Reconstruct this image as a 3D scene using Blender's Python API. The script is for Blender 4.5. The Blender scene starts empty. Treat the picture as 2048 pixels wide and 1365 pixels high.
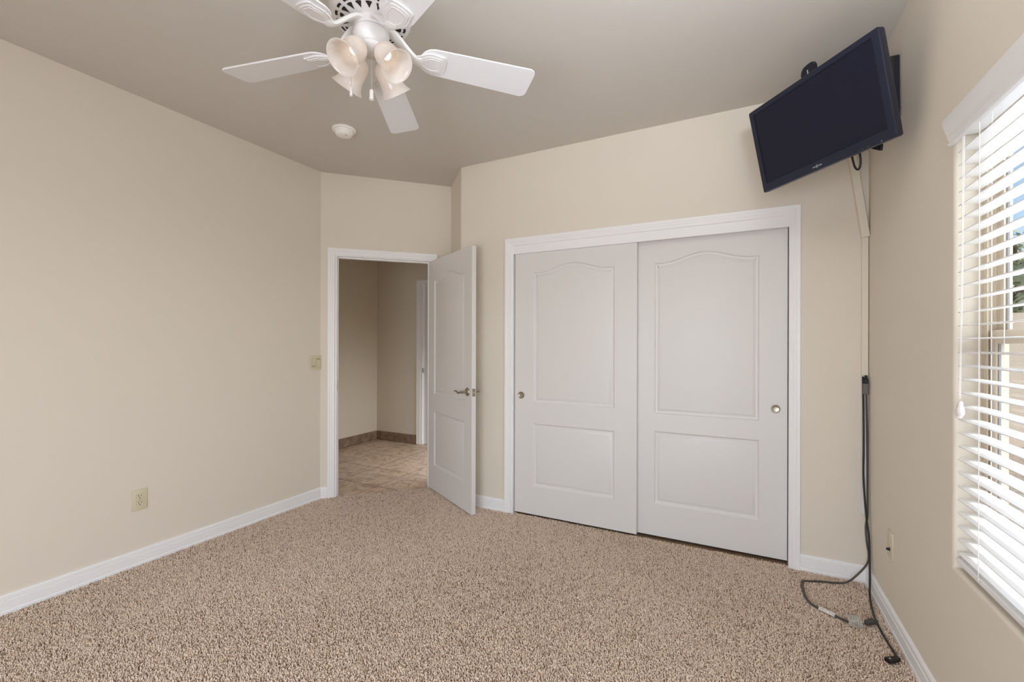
import bpy, bmesh, math, random
import numpy as np
from mathutils import Vector, Matrix
PI = math.pi
R_ = math.radians
S = bpy.context.scene
C = S.collection
random.seed(4)

# ------------------------------------------------------------------ camera
cam = bpy.data.objects.new('camera', bpy.data.cameras.new('camera'))
C.objects.link(cam)
FPX = 886.84
cam.data.sensor_width = 36.0
cam.data.lens = FPX / 2048 * 36.0
cam.data.shift_y = 7.6 / 2048
cam.data.clip_start = 0.02
cam.data.clip_end = 200
YAW, ROLL = 0.4713, 0.00263
cam.matrix_world = (Matrix.Translation((0, 0, 1.2978)) @ Matrix.Rotation(YAW, 4, 'Z')
                    @ Matrix.Rotation(PI / 2, 4, 'X') @ Matrix.Rotation(ROLL, 4, 'Z'))
S.camera = cam

# ------------------------------------------------------------------ colour management
S.view_settings.view_transform = 'Standard'
S.view_settings.look = 'None'
S.view_settings.exposure = 0.10
S.view_settings.gamma = 1.0
S.view_settings.use_curve_mapping = False
S.cycles.use_denoising = True
S.cycles.max_bounces = 14
S.cycles.diffuse_bounces = 8
S.cycles.transparent_max_bounces = 16
S.cycles.sample_clamp_indirect = 6.0
S.cycles.caustics_reflective = False
S.cycles.caustics_refractive = False

# ------------------------------------------------------------------ world, sun, daylight
W = bpy.data.worlds.new('sky')
S.world = W
W.use_nodes = True
wn = W.node_tree.nodes
wl = W.node_tree.links
sky = wn.new('ShaderNodeTexSky')
sky.sky_type = 'NISHITA'
sky.sun_disc = False
sky.dust_density = 1.6
sky.sun_elevation = R_(48)
sky.sun_rotation = R_(120)
wl.new(sky.outputs[0], wn['Background'].inputs[0])
wn['Background'].inputs[1].default_value = 0.22


def add_light(name, kind, loc, direction, energy, color=(1, 1, 1), size=None, size_y=None, angle=None, spread=None):
    d = bpy.data.lights.new(name, kind)
    d.energy = energy
    d.color = color
    if kind == 'AREA':
        d.shape = 'RECTANGLE'
        d.size = size
        d.size_y = size_y
        if spread:
            d.spread = R_(spread)
    if angle is not None:
        d.angle = angle
    o = bpy.data.objects.new(name, d)
    o.location = loc
    o.rotation_euler = Vector(direction).to_track_quat('-Z', 'Y').to_euler()
    C.objects.link(o)
    return o


LIT = dict(sun=2.2, sky=0.22, side_high=15.0, side=11.5, rear=46.0, bounce=22.0, bulb=0.9, hall=9.0)
wn['Background'].inputs[1].default_value = LIT['sky']
add_light('sun', 'SUN', (6, -2, 8), (-0.62, 0.35, -0.72), LIT['sun'], (1.0, 0.95, 0.87), angle=R_(0.6))
# daylight entering by the window beside the camera; the rear lamp is added fill
add_light('daylight_side_high', 'AREA', (1.45, 1.15, 2.25), (-0.8, 0.0, -0.6), LIT['side_high'], (0.94, 1.0, 1.12), 1.5, 1.0)
add_light('daylight_side', 'AREA', (1.02, 1.22, 1.42), (-1, -0.02, 0.05), LIT['side'], (0.92, 1.0, 1.16), 1.35, 1.5)
add_light('rear_fill', 'AREA', (-0.5, -1.36, 0.95), (0.0, 1, 0.0), LIT['rear'], (0.94, 1.0, 1.13), 1.5, 1.6)
add_light('bounce', 'AREA', (0.30, 0.45, 2.12), (-0.25, 0.55, 1.0), LIT['bounce'], (0.93, 1.0, 1.10), 0.35, 0.35, spread=128)  # added fill lamp out of view, stands in for bounced light
add_light('hall_light', 'AREA', (-1.75, 4.2, 0.9), (-1, -0.12, -0.95), LIT['hall'], (0.97, 1.0, 1.06), 0.6, 0.6, spread=115)

# ------------------------------------------------------------------ room measures
L, RX, D, H = -3.1113, 0.6317, 3.0270, 2.74
YB = -1.30
A2 = Vector((L, 2.5768))
B2 = Vector((-2.3355, 3.3526))
C2 = Vector((-2.0130, 3.0270))
DIA = Vector((1, 1)).normalized()          # along the door wall
NRM = Vector((1, -1)).normalized()         # out of the door wall into the room


def srgb(r, g, b):
    def f(c):
        c /= 255.0
        return c / 12.92 if c <= 0.04045 else ((c + 0.055) / 1.055) ** 2.4
    return (f(r), f(g), f(b), 1.0)


# ------------------------------------------------------------------ materials
def mat(name, col, rough=0.5, metal=0.0, spec=0.5, bump=None, emit=None):
    m = bpy.data.materials.new(name)
    m.use_nodes = True
    nt = m.node_tree
    p = nt.nodes['Principled BSDF']
    p.inputs['Base Color'].default_value = col
    p.inputs['Roughness'].default_value = rough
    p.inputs['Metallic'].default_value = metal
    p.inputs['Specular IOR Level'].default_value = spec
    if emit:
        p.inputs['Emission Color'].default_value = emit[0]
        p.inputs['Emission Strength'].default_value = emit[1]
    if bump:
        scale, strength, dist = bump
        tc = nt.nodes.new('ShaderNodeTexCoord')
        n = nt.nodes.new('ShaderNodeTexNoise')
        n.inputs['Scale'].default_value = scale
        n.inputs['Detail'].default_value = 4
        b = nt.nodes.new('ShaderNodeBump')
        b.inputs['Strength'].default_value = strength
        b.inputs['Distance'].default_value = dist
        nt.links.new(tc.outputs['Object'], n.inputs['Vector'])
        nt.links.new(n.outputs['Fac'], b.inputs['Height'])
        nt.links.new(b.outputs['Normal'], p.inputs['Normal'])
    return m


def vary(m, scale, c1, c2, detail=4, lo=0.3, hi=0.7):
    nt = m.node_tree
    p = nt.nodes['Principled BSDF']
    tc = nt.nodes.new('ShaderNodeTexCoord')
    n = nt.nodes.new('ShaderNodeTexNoise')
    n.inputs['Scale'].default_value = scale
    n.inputs['Detail'].default_value = detail
    r = nt.nodes.new('ShaderNodeValToRGB')
    r.color_ramp.elements[0].position = lo
    r.color_ramp.elements[0].color = c1
    r.color_ramp.elements[1].position = hi
    r.color_ramp.elements[1].color = c2
    nt.links.new(tc.outputs['Object'], n.inputs['Vector'])
    nt.links.new(n.outputs['Fac'], r.inputs['Fac'])
    nt.links.new(r.outputs['Color'], p.inputs['Base Color'])
    return m


M = {}
M['wall'] = mat('beige_wall_paint', srgb(224, 216, 202), 0.75, spec=0.25, bump=(55, 0.06, 0.004))
M['ceiling'] = mat('ceiling_paint', srgb(207, 202, 194), 0.85, spec=0.15, bump=(55, 0.05, 0.004))
M['hallwall'] = mat('hall_wall_paint', srgb(224, 216, 199), 0.8, spec=0.2, bump=(55, 0.05, 0.004))
M['trim'] = mat('white_trim_paint', srgb(240, 240, 240), 0.38, bump=(60, 0.03, 0.002))
M['door'] = mat('white_door_paint', srgb(222, 220, 217), 0.42, bump=(160, 0.04, 0.001))
M['nickel'] = mat('brushed_nickel', srgb(176, 168, 154), 0.32, 1.0)
M['fan'] = mat('white_fan_enamel', srgb(230, 229, 228), 0.35)
M['blade'] = mat('white_blade_laminate', srgb(234, 234, 235), 0.4)
M['slot'] = mat('dark_hole_shade', srgb(40, 32, 28), 0.9)  # dark colour standing in for shade inside vents and socket holes
M['chain'] = mat('pale_bead_chain', srgb(214, 208, 196), 0.4, 0.4)
M['detector'] = mat('off_white_plastic', srgb(246, 243, 236), 0.45)
M['dotted'] = mat('grey_plastic', srgb(120, 116, 108), 0.5)
M['tvframe'] = mat('navy_black_plastic', srgb(25, 31, 52), 0.38)
M['tvedge'] = mat('black_groove_plastic', srgb(14, 15, 24), 0.5)
M['screen'] = mat('dark_matte_screen', srgb(22, 25, 44), 0.30, spec=0.35)
M['logo'] = mat('silver_print', srgb(190, 190, 195), 0.4)
M['bracket'] = mat('black_steel', srgb(20, 22, 34), 0.45)
M['cover'] = mat('beige_painted_cable_cover', srgb(224, 216, 199), 0.5)
M['white'] = mat('white_plastic', srgb(236, 234, 230), 0.4)
M['almond'] = mat('almond_plastic', srgb(214, 205, 178), 0.4)
M['almond_line'] = mat('almond_shadow_gap', srgb(176, 165, 138), 0.7)  # gap shade put into a darker almond, shared by the screws
M['graycord'] = mat('dark_grey_rubber', srgb(74, 68, 62), 0.5)
M['blackcord'] = mat('black_rubber', srgb(22, 19, 18), 0.42)
M['connector'] = mat('grey_connector', srgb(104, 97, 92), 0.5)
M['tag'] = vary(mat('printed_paper_tag', srgb(220, 214, 204), 0.6), 260, srgb(150, 144, 136), srgb(228, 223, 214), 3, 0.36, 0.5)
M['cordwhite'] = mat('white_cord', srgb(236, 234, 230), 0.6)
M['slat'] = mat('white_blind_slat', srgb(242, 242, 242), 0.32)
M['vinyl'] = mat('almond_vinyl_frame', srgb(205, 192, 172), 0.45)
M['gasket'] = mat('grey_gasket', srgb(128, 126, 128), 0.6)
M['tassel'] = mat('clear_white_plastic', srgb(232, 228, 222), 0.25)
M['stucco'] = mat('tan_stucco', srgb(224, 208, 190), 0.9, bump=(25, 0.5, 0.01))
M['ground'] = vary(mat('gravel_ground', srgb(180, 160, 136), 0.95), 30, srgb(150, 130, 108), srgb(200, 182, 160))
M['bark'] = mat('grey_bark', srgb(112, 98, 84), 0.9, bump=(12, 0.8, 0.02))
M['leaf'] = vary(mat('green_leaves', srgb(112, 124, 84), 0.6), 3, srgb(150, 162, 122), srgb(206, 212, 184))
M['roof'] = mat('eave_board', srgb(200, 186, 164), 0.8)


def shade_glass(name):
    m = bpy.data.materials.new(name)
    m.use_nodes = True
    nt = m.node_tree
    nt.nodes.clear()
    out = nt.nodes.new('ShaderNodeOutputMaterial')
    df = nt.nodes.new('ShaderNodeBsdfDiffuse')
    tr = nt.nodes.new('ShaderNodeBsdfTranslucent')
    gl = nt.nodes.new('ShaderNodeBsdfGlossy')
    gl.inputs['Roughness'].default_value = 0.12
    tc = nt.nodes.new('ShaderNodeTexCoord')
    n = nt.nodes.new('ShaderNodeTexNoise')
    n.inputs['Scale'].default_value = 14
    n.inputs['Detail'].default_value = 5
    n.inputs['Distortion'].default_value = 1.5
    r = nt.nodes.new('ShaderNodeValToRGB')
    r.color_ramp.elements[0].position = 0.3
    r.color_ramp.elements[0].color = srgb(244, 236, 229)
    r.color_ramp.elements[1].position = 0.7
    r.color_ramp.elements[1].color = srgb(252, 249, 245)
    nt.links.new(tc.outputs['Object'], n.inputs['Vector'])
    nt.links.new(n.outputs['Fac'], r.inputs['Fac'])
    nt.links.new(r.outputs['Color'], df.inputs['Color'])
    nt.links.new(r.outputs['Color'], tr.inputs['Color'])
    a = nt.nodes.new('ShaderNodeMixShader')
    a.inputs[0].default_value = 0.45
    b = nt.nodes.new('ShaderNodeMixShader')
    b.inputs[0].default_value = 0.05
    nt.links.new(df.outputs[0], a.inputs[1])
    nt.links.new(tr.outputs[0], a.inputs[2])
    nt.links.new(a.outputs[0], b.inputs[1])
    nt.links.new(gl.outputs[0], b.inputs[2])
    nt.links.new(b.outputs[0], out.inputs[0])
    return m


M['shade'] = shade_glass('alabaster_glass')
M['bulb'] = mat('lit_bulb', srgb(255, 240, 220), 0.4, emit=((1.0, 0.90, 0.80, 1), LIT['bulb']))


def pane_mat():
    m = bpy.data.materials.new('window_glass')
    m.use_nodes = True
    nt = m.node_tree
    nt.nodes.clear()
    out = nt.nodes.new('ShaderNodeOutputMaterial')
    t = nt.nodes.new('ShaderNodeBsdfTransparent')
    t.inputs[0].default_value = (0.95, 0.97, 0.96, 1)
    g = nt.nodes.new('ShaderNodeBsdfGlossy')
    g.inputs['Roughness'].default_value = 0.02
    f = nt.nodes.new('ShaderNodeFresnel')
    f.inputs[0].default_value = 1.3
    x = nt.nodes.new('ShaderNodeMixShader')
    gm = nt.nodes.new('ShaderNodeNewGeometry')
    iv = nt.nodes.new('ShaderNodeMath')
    iv.operation = 'SUBTRACT'
    iv.inputs[0].default_value = 1.0
    mu = nt.nodes.new('ShaderNodeMath')
    mu.operation = 'MULTIPLY'
    nt.links.new(gm.outputs['Backfacing'], iv.inputs[1])
    nt.links.new(f.outputs[0], mu.inputs[0])
    nt.links.new(iv.outputs[0], mu.inputs[1])
    nt.links.new(mu.outputs[0], x.inputs[0])
    nt.links.new(t.outputs[0], x.inputs[1])
    nt.links.new(g.outputs[0], x.inputs[2])
    nt.links.new(x.outputs[0], out.inputs[0])
    return m


M['glass'] = pane_mat()


def tile_mat():
    m = mat('travertine_floor_tile', srgb(176, 150, 126), 0.4)
    nt = m.node_tree
    p = nt.nodes['Principled BSDF']
    tc = nt.nodes.new('ShaderNodeTexCoord')
    mp = nt.nodes.new('ShaderNodeMapping')
    mp.inputs['Location'].default_value = (0.19, 0.16, 0)
    mp.inputs['Rotation'].default_value = (0, 0, 0)
    br = nt.nodes.new('ShaderNodeTexBrick')
    br.offset = 0.0
    br.inputs['Scale'].default_value = 1.0
    br.inputs['Brick Width'].default_value = 0.46
    br.inputs['Row Height'].default_value = 0.46
    br.inputs['Mortar Size'].default_value = 0.004
    br.inputs['Mortar'].default_value = srgb(120, 98, 78)
    n = nt.nodes.new('ShaderNodeTexNoise')
    n.inputs['Scale'].default_value = 11
    n.inputs['Detail'].default_value = 8
    n.inputs['Distortion'].default_value = 1.2
    r = nt.nodes.new('ShaderNodeValToRGB')
    r.color_ramp.elements[0].position = 0.34
    r.color_ramp.elements[0].color = srgb(190, 160, 136)
    r.color_ramp.elements[1].position = 0.56
    r.color_ramp.elements[1].color = srgb(226, 203, 180)
    nt.links.new(tc.outputs['Object'], mp.inputs['Vector'])
    nt.links.new(mp.outputs['Vector'], br.inputs['Vector'])
    nt.links.new(tc.outputs['Object'], n.inputs['Vector'])
    nt.links.new(n.outputs['Fac'], r.inputs['Fac'])
    nt.links.new(r.outputs['Color'], br.inputs['Color1'])
    nt.links.new(r.outputs['Color'], br.inputs['Color2'])
    nt.links.new(br.outputs['Color'], p.inputs['Base Color'])
    return m


M['tile'] = tile_mat()
M['tilebase'] = vary(mat('brown_tile_base', srgb(140, 120, 100), 0.5), 12, srgb(108, 90, 74), srgb(158, 136, 114), 7)
M['carpetbase'] = mat('carpet_backing', srgb(150, 126, 104), 1.0, spec=0.0)


def carpet_mat():
    m = mat('tan_frieze_carpet', srgb(178, 152, 128), 0.95, spec=0.05)
    nt = m.node_tree
    p = nt.nodes['Principled BSDF']
    at = nt.nodes.new('ShaderNodeAttribute')
    at.attribute_name = 'yarn'
    r = nt.nodes.new('ShaderNodeValToRGB')
    r.color_ramp.elements[0].position = 0.0
    r.color_ramp.elements[0].color = srgb(160, 132, 108)
    r.color_ramp.elements[1].position = 1.0
    r.color_ramp.elements[1].color = srgb(248, 234, 219)
    e = r.color_ramp.elements.new(0.5)
    e.color = srgb(240, 220, 199)
    nt.links.new(at.outputs['Fac'], r.inputs['Fac'])
    nt.links.new(r.outputs['Color'], p.inputs['Base Color'])
    return m


M['carpet'] = carpet_mat()


# ------------------------------------------------------------------ mesh helpers
def bm_box(bm, x0, x1, y0, y1, z0, z1, bev=0.0, seg=2, mtx=None):
    r = bmesh.ops.create_cube(bm, size=1.0)
    vs = r['verts']
    for v in vs:
        v.co = Vector(((x0 + x1) / 2 + v.co.x * (x1 - x0), (y0 + y1) / 2 + v.co.y * (y1 - y0), (z0 + z1) / 2 + v.co.z * (z1 - z0)))
    if bev > 0:
        es = list({e for v in vs for e in v.link_edges})
        rr = bmesh.ops.bevel(bm, geom=es, offset=bev, segments=seg, affect='EDGES', profile=0.5)
        vs = list({v for f in rr['faces'] for v in f.verts} | {v for v in vs if v.is_valid})
    if mtx is not None:
        for v in vs:
            v.co = mtx @ v.co
    return vs


def box(*a, **k):
    bm = bmesh.new()
    bm_box(bm, *a, **k)
    return bm


def bm_lathe(bm, prof, seg=40, mtx=None, cap0=False, cap1=False):
    rings = []
    for (r, z) in prof:
        ring = []
        if r < 1e-6:
            v = bm.verts.new((0, 0, z))
            ring = [v] * seg
        else:
            for i in range(seg):
                a = 2 * PI * i / seg
                ring.append(bm.verts.new((r * math.cos(a), r * math.sin(a), z)))
        rings.append(ring)
    for a, b in zip(rings, rings[1:]):
        for i in range(seg):
            j = (i + 1) % seg
            q = []
            for v in (a[i], a[j], b[j], b[i]):
                if v not in q:
                    q.append(v)
            if len(q) > 2:
                bm.faces.new(q)
    if cap0:
        bm.faces.new(list(reversed(rings[0])))
    if cap1:
        bm.faces.new(rings[-1])
    if mtx is not None:
        for v in {v for ring in rings for v in ring}:
            v.co = mtx @ v.co


def lathe(prof, seg=40, mtx=None, cap0=False, cap1=False):
    bm = bmesh.new()
    bm_lathe(bm, prof, seg, mtx, cap0, cap1)
    return bm


def smooth_path(pts, n=6):
    pts = [Vector(p) for p in pts]
    out = []
    P = [pts[0]] + pts + [pts[-1]]
    for i in range(1, len(P) - 2):
        p0, p1, p2, p3 = P[i - 1], P[i], P[i + 1], P[i + 2]
        for k in range(n):
            t = k / n
            out.append(0.5 * ((2 * p1) + (-p0 + p2) * t + (2 * p0 - 5 * p1 + 4 * p2 - p3) * t * t + (-p0 + 3 * p1 - 3 * p2 + p3) * t ** 3))
    out.append(pts[-1])
    return out


def bm_tube(bm, pts, r, seg=8, flat=1.0, caps=True, closed=False):
    """round (or flattened) tube along pts; r may be a list"""
    pts = [Vector(p) for p in pts]
    n = len(pts)
    rs = r if isinstance(r, (list, tuple)) else [r] * n
    rings = []
    side = None
    for i in range(n):
        if closed:
            t = (pts[(i + 1) % n] - pts[i - 1]).normalized()
        else:
            t = (pts[min(i + 1, n - 1)] - pts[max(i - 1, 0)]).normalized()
        if side is None:
            ref = Vector((0, 0, 1)) if abs(t.z) < 0.9 else Vector((1, 0, 0))
            side = t.cross(ref).normalized()
        else:
            side = (side - t * side.dot(t)).normalized()
        up = side.cross(t)
        rings.append([bm.verts.new(pts[i] + rs[i] * (side * math.cos(2 * PI * k / seg) + up * math.sin(2 * PI * k / seg) * flat)) for k in range(seg)])
    pairs = list(zip(rings, rings[1:])) + ([(rings[-1], rings[0])] if closed else [])
    for a, b in pairs:
        for k in range(seg):
            bm.faces.new((a[k], a[(k + 1) % seg], b[(k + 1) % seg], b[k]))
    if caps and not closed:
        bm.faces.new(list(reversed(rings[0])))
        bm.faces.new(rings[-1])


def tube(pts, r, seg=8, flat=1.0):
    bm = bmesh.new()
    bm_tube(bm, pts, r, seg, flat)
    return bm


def bm_prism(bm, poly, z0, z1, mtx=None):
    a = [bm.verts.new((p[0], p[1], z0)) for p in poly]
    b = [bm.verts.new((p[0], p[1], z1)) for p in poly]
    n = len(poly)
    bm.faces.new(list(reversed(a)))
    bm.faces.new(b)
    for i in range(n):
        bm.faces.new((a[i], a[(i + 1) % n], b[(i + 1) % n], b[i]))
    if mtx is not None:
        for v in a + b:
            v.co = mtx @ v.co
    return a + b


def prism(poly, z0, z1, mtx=None):
    bm = bmesh.new()
    bm_prism(bm, poly, z0, z1, mtx)
    return bm


def bm_sweep(bm, path, prof, mitre=True):
    """sweep profile (out, z) along a flat xy path; 'out' is to the right of travel"""
    path = [Vector(p) for p in path]
    n = len(path)
    rings = []
    for i in range(n):
        if i == 0:
            d = (path[1] - path[0]).normalized()
            nrm = Vector((d.y, -d.x))
        elif i == n - 1:
            d = (path[-1] - path[-2]).normalized()
            nrm = Vector((d.y, -d.x))
        else:
            d0 = (path[i] - path[i - 1]).normalized()
            d1 = (path[i + 1] - path[i]).normalized()
            n0 = Vector((d0.y, -d0.x))
            n1 = Vector((d1.y, -d1.x))
            nrm = (n0 + n1) / (1 + n0.dot(n1))
        rings.append([bm.verts.new((path[i].x + nrm.x * o, path[i].y + nrm.y * o, z)) for o, z in prof])
    k = len(prof)
    for a, b in zip(rings, rings[1:]):
        for j in range(k):
            bm.faces.new((a[j], b[j], b[(j + 1) % k], a[(j + 1) % k]))
    bm.faces.new(rings[0])
    bm.faces.new(list(reversed(rings[-1])))


def obj(name, bm, m, parent=None, smooth=None, label=None, loc=None, rot=None):
    bmesh.ops.recalc_face_normals(bm, faces=bm.faces)
    me = bpy.data.meshes.new(name)
    bm.to_mesh(me)
    bm.free()
    if smooth is not None:
        me.polygons.foreach_set('use_smooth', [True] * len(me.polygons))
        me.set_sharp_from_angle(angle=R_(smooth))
    me.materials.append(M[m] if isinstance(m, str) else m)
    o = bpy.data.objects.new(name, me)
    C.objects.link(o)
    if parent is not None:
        o.parent = parent
    if loc is not None:
        o.location = loc
    if rot is not None:
        o.rotation_euler = rot
    if label:
        o['label'] = label
    return o


def thing(name, label, cat, loc=(0, 0, 0), rot=(0, 0, 0), group=None):
    o = bpy.data.objects.new(name, None)
    o.empty_display_size = 0.05
    C.objects.link(o)
    o.location = loc
    o.rotation_euler = rot
    return tag(o, label, cat, group)


def tag(o, label, cat, group=None, kind=None):
    o['label'] = label
    o['category'] = cat
    if group:
        o['group'] = group
    if kind:
        o['kind'] = kind
    return o


def struct(name, bm, m, label, cat, parent=None, smooth=None):
    o = obj(name, bm, m, parent, smooth)
    tag(o, label, cat, kind='structure')
    return o


def struct_empty(name, label, cat, loc=(0, 0, 0), rot=(0, 0, 0)):
    o = thing(name, label, cat, loc, rot)
    o['kind'] = 'structure'
    return o


def frame(origin, xa, ya, za):
    m = Matrix.Identity(4)
    for i, a in enumerate((xa, ya, za)):
        a = Vector(a).normalized()
        for k in range(3):
            m[k][i] = a[k]
    m.translation = Vector(origin)
    return m


# ================================================================== THE SHELL
T = 0.12
DS0, DS1, DH = 0.127, 0.906, 2.046          # doorway along the angled wall

# carpet backing (floor of the bedroom)
room = [(L - 0.0, YB), (RX, YB), (RX, D + 0.0), (0.267, D), (0.267, D + 0.12), (-1.53, D + 0.12), (-1.53, D), (C2.x, C2.y), (B2.x, B2.y), (A2.x, A2.y)]
struct('floor', prism(room, -0.06, 0.0), 'carpetbase', 'tan carpet floor of the bedroom', 'floor')
# hall floor
hall = [(-4.55, 1.0), (L - 0.02, 1.0), (L - 0.02, A2.y), (B2.x - 0.01, B2.y + 0.012), (C2.x, B2.y + 0.3), (0.9, B2.y + 0.3), (0.9, 4.75), (-4.55, 4.75)]
struct('floor_hall', prism(hall, -0.06, -0.004), 'tile', 'brown travertine tiles on the hall floor seen through the doorway', 'floor')
# ceiling; the sun-shading eave outside is added separately
bm = bmesh.new()
bm_box(bm, -4.7, RX + 0.16, YB - 0.14, 4.8, H, H + 0.15)
struct('ceiling', bm, 'ceiling', 'flat pale ceiling', 'ceiling')

# left wall
bm = bmesh.new()
bm_prism(bm, [(L, YB - 0.12), (L, A2.y), (L - T, A2.y + 0.05), (L - T, YB - 0.12)], 0, H)
struct('wall_left', bm, 'wall', 'long plain beige wall on the left', 'wall')


# door wall (diagonal), with return to the closet wall
def ang(s, o=0.0):
    p = A2 + DIA * s + NRM * o
    return (p.x, p.y)


SLEN = (B2 - A2).length
bm = bmesh.new()
bm_prism(bm, [ang(0), ang(DS0 - 0.012), ang(DS0 - 0.012, -T), ang(-0.05, -T)], 0, H)
bm_prism(bm, [ang(DS1 + 0.012), ang(SLEN), ang(SLEN + 0.12, -T), ang(DS1 + 0.012, -T)], 0, H)
bm_prism(bm, [ang(DS0 - 0.012), ang(DS1 + 0.012), ang(DS1 + 0.012, -T), ang(DS0 - 0.012, -T)], DH + 0.012, H)
struct('wall_door', bm, 'wall', 'short diagonal beige wall with the open doorway', 'wall')

# closet wall: rounded corner at its left end, opening for the closet
CX0, CX1, CZ = -1.532, 0.267, 2.045
rr = 0.014
cor = []
d_in = (C2 - B2).normalized()
p_a = C2 - d_in * rr * 0.42
for k in range(6):
    t = k / 5
    cor.append(((1 - t) ** 2 * (C2 - d_in * rr) + 2 * t * (1 - t) * C2 + t * t * (C2 + Vector((rr, 0)))))
cor = [(v.x, v.y) for v in cor]
bm = bmesh.new()
bm_prism(bm, [(B2.x, B2.y)] + cor + [(CX0 - 0.012, D), (CX0 - 0.012, D + T), (C2.x + 0.05, D + T), (B2.x + 0.085, B2.y + 0.085)], 0, H)
bm_prism(bm, [(CX0 - 0.012, D), (CX1 + 0.012, D), (CX1 + 0.012, D + T), (CX0 - 0.012, D + T)], CZ + 0.012, H)
bm_prism(bm, [(CX1 + 0.012, D), (RX + 0.02, D), (RX + 0.02, D + T), (CX1 + 0.012, D + T)], 0, H)
# closet interior
bm_prism(bm, [(CX0 - 0.1, D + T), (CX0 - 0.012, D + T), (CX0 - 0.012, D + 0.68), (CX0 - 0.1, D + 0.68)], 0, H)
bm_prism(bm, [(CX1 + 0.012, D + T), (RX + 0.02, D + T), (RX + 0.02, D + 0.68), (CX1 + 0.012, D + 0.68)], 0, H)
struct('wall_closet', bm, 'wall', 'beige wall around the closet with a rounded outside corner', 'wall', smooth=35)

# hall walls
HX, HY = -4.423, 4.592
struct('wall_hall_left', prism([(HX, 0.9), (HX, HY), (HX - 0.1, HY + 0.1), (HX - 0.1, 0.9)], 0, H), 'hallwall', 'shaded hall wall left of the corner seen through the doorway', 'wall')
bm = bmesh.new()
bm_prism(bm, [(HX, HY), (-3.665, HY), (-3.665, HY + 0.1), (HX - 0.1, HY + 0.1)], 0, H)
bm_prism(bm, [(-3.665, HY), (-2.85, HY), (-2.85, HY + 0.1), (-3.665, HY + 0.1)], 2.09, H)
bm_prism(bm, [(-2.85, HY), (0.9, HY), (0.9, HY + 0.1), (-2.85, HY + 0.1)], 0, H)
struct('wall_hall_back', bm, 'hallwall', 'shaded hall wall facing the doorway, ending at a white door frame', 'wall')
bm = bmesh.new()
bm_prism(bm, [(CX0 - 0.1, D + 0.68), (0.9, D + 0.68), (0.9, D + 0.78), (CX0 - 0.1, D + 0.78)], 0, H)
bm_prism(bm, [(0.8, D + 0.78), (0.9, D + 0.78), (0.9, HY), (0.8, HY)], 0, H)
bm_prism(bm, [(HX - 0.1, 0.9), (L - T, 0.9), (L - T, 1.0), (HX - 0.1, 1.0)], 0, H)
bm_prism(bm, [(B2.x + 0.085, B2.y + 0.085), (C2.x + 0.05, D + T), (CX0 - 0.1, D + T), (CX0 - 0.1, D + 0.78), (B2.x + 0.2, D + 0.78)], 0, H)
struct('wall_hall_end', bm, 'hallwall', 'hall walls behind the closet, out of sight', 'wall')

# window wall with a deep recess
WY0, WY1, WZ0, WZ1 = 0.56, 1.958, 0.572, 2.035
WT = 0.125
bm = bmesh.new()
X0, X1 = RX, RX + WT
def quad(*p):
    return bm.faces.new([bm.verts.new(q) for q in p])
ys = [YB - 0.12, WY0, WY1, D + 0.68]
zs = [0, WZ0, WZ1, H]
for X in (X0, X1):
    g = {}
    for i, y in enumerate(ys):
        for j, z in enumerate(zs):
            g[i, j] = bm.verts.new((X, y, z))
    for i in range(3):
        for j in range(3):
            if (i, j) != (1, 1):
                bm.faces.new((g[i, j], g[i + 1, j], g[i + 1, j + 1], g[i, j + 1]))
bm.verts.ensure_lookup_table()
def vat(x, y, z):
    return min(bm.verts, key=lambda v: (v.co - Vector((x, y, z))).length)
hole = [(WY0, WZ0), (WY1, WZ0), (WY1, WZ1), (WY0, WZ1)]
rim = []
for a in range(4):
    (ya, za), (yb, zb) = hole[a], hole[(a + 1) % 4]
    va, vb, vc, vd = vat(X0, ya, za), vat(X0, yb, zb), vat(X1, yb, zb), vat(X1, ya, za)
    bm.faces.new((va, vb, vc, vd))
    rim.append((va, vb))
out4 = [(ys[0], 0), (ys[-1], 0), (ys[-1], H), (ys[0], H)]
bm.edges.ensure_lookup_table()
rim_e = [e for e in bm.edges if abs(e.verts[0].co.x - X0) < 1e-5 and abs(e.verts[1].co.x - X0) < 1e-5
         and all(WY0 - 1e-4 <= v.co.y <= WY1 + 1e-4 and WZ0 - 1e-4 <= v.co.z <= WZ1 + 1e-4 for v in e.verts)]
bmesh.ops.recalc_face_normals(bm, faces=bm.faces)
bmesh.ops.bevel(bm, geom=rim_e, offset=0.013, segments=5, affect='EDGES', profile=0.5)
struct('wall_window', bm, 'wall', 'beige wall on the right with the recessed window', 'wall', smooth=35)

# rear wall (behind the camera) with an invented wide opening for the fill lamp
bm = bmesh.new()
bm_box(bm, L - T, RX + WT, YB - 0.12, YB, 0, 0.1)
bm_box(bm, L - T, RX + WT, YB - 0.12, YB, 2.1, H)
bm_box(bm, L - T, -2.5, YB - 0.12, YB, 0.1, 2.1)
bm_box(bm, 0.3, RX + WT, YB - 0.12, YB, 0.1, 2.1)
struct('wall_rear', bm, 'wall', 'beige wall behind the camera with an added opening for the fill lamp', 'wall')

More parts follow.
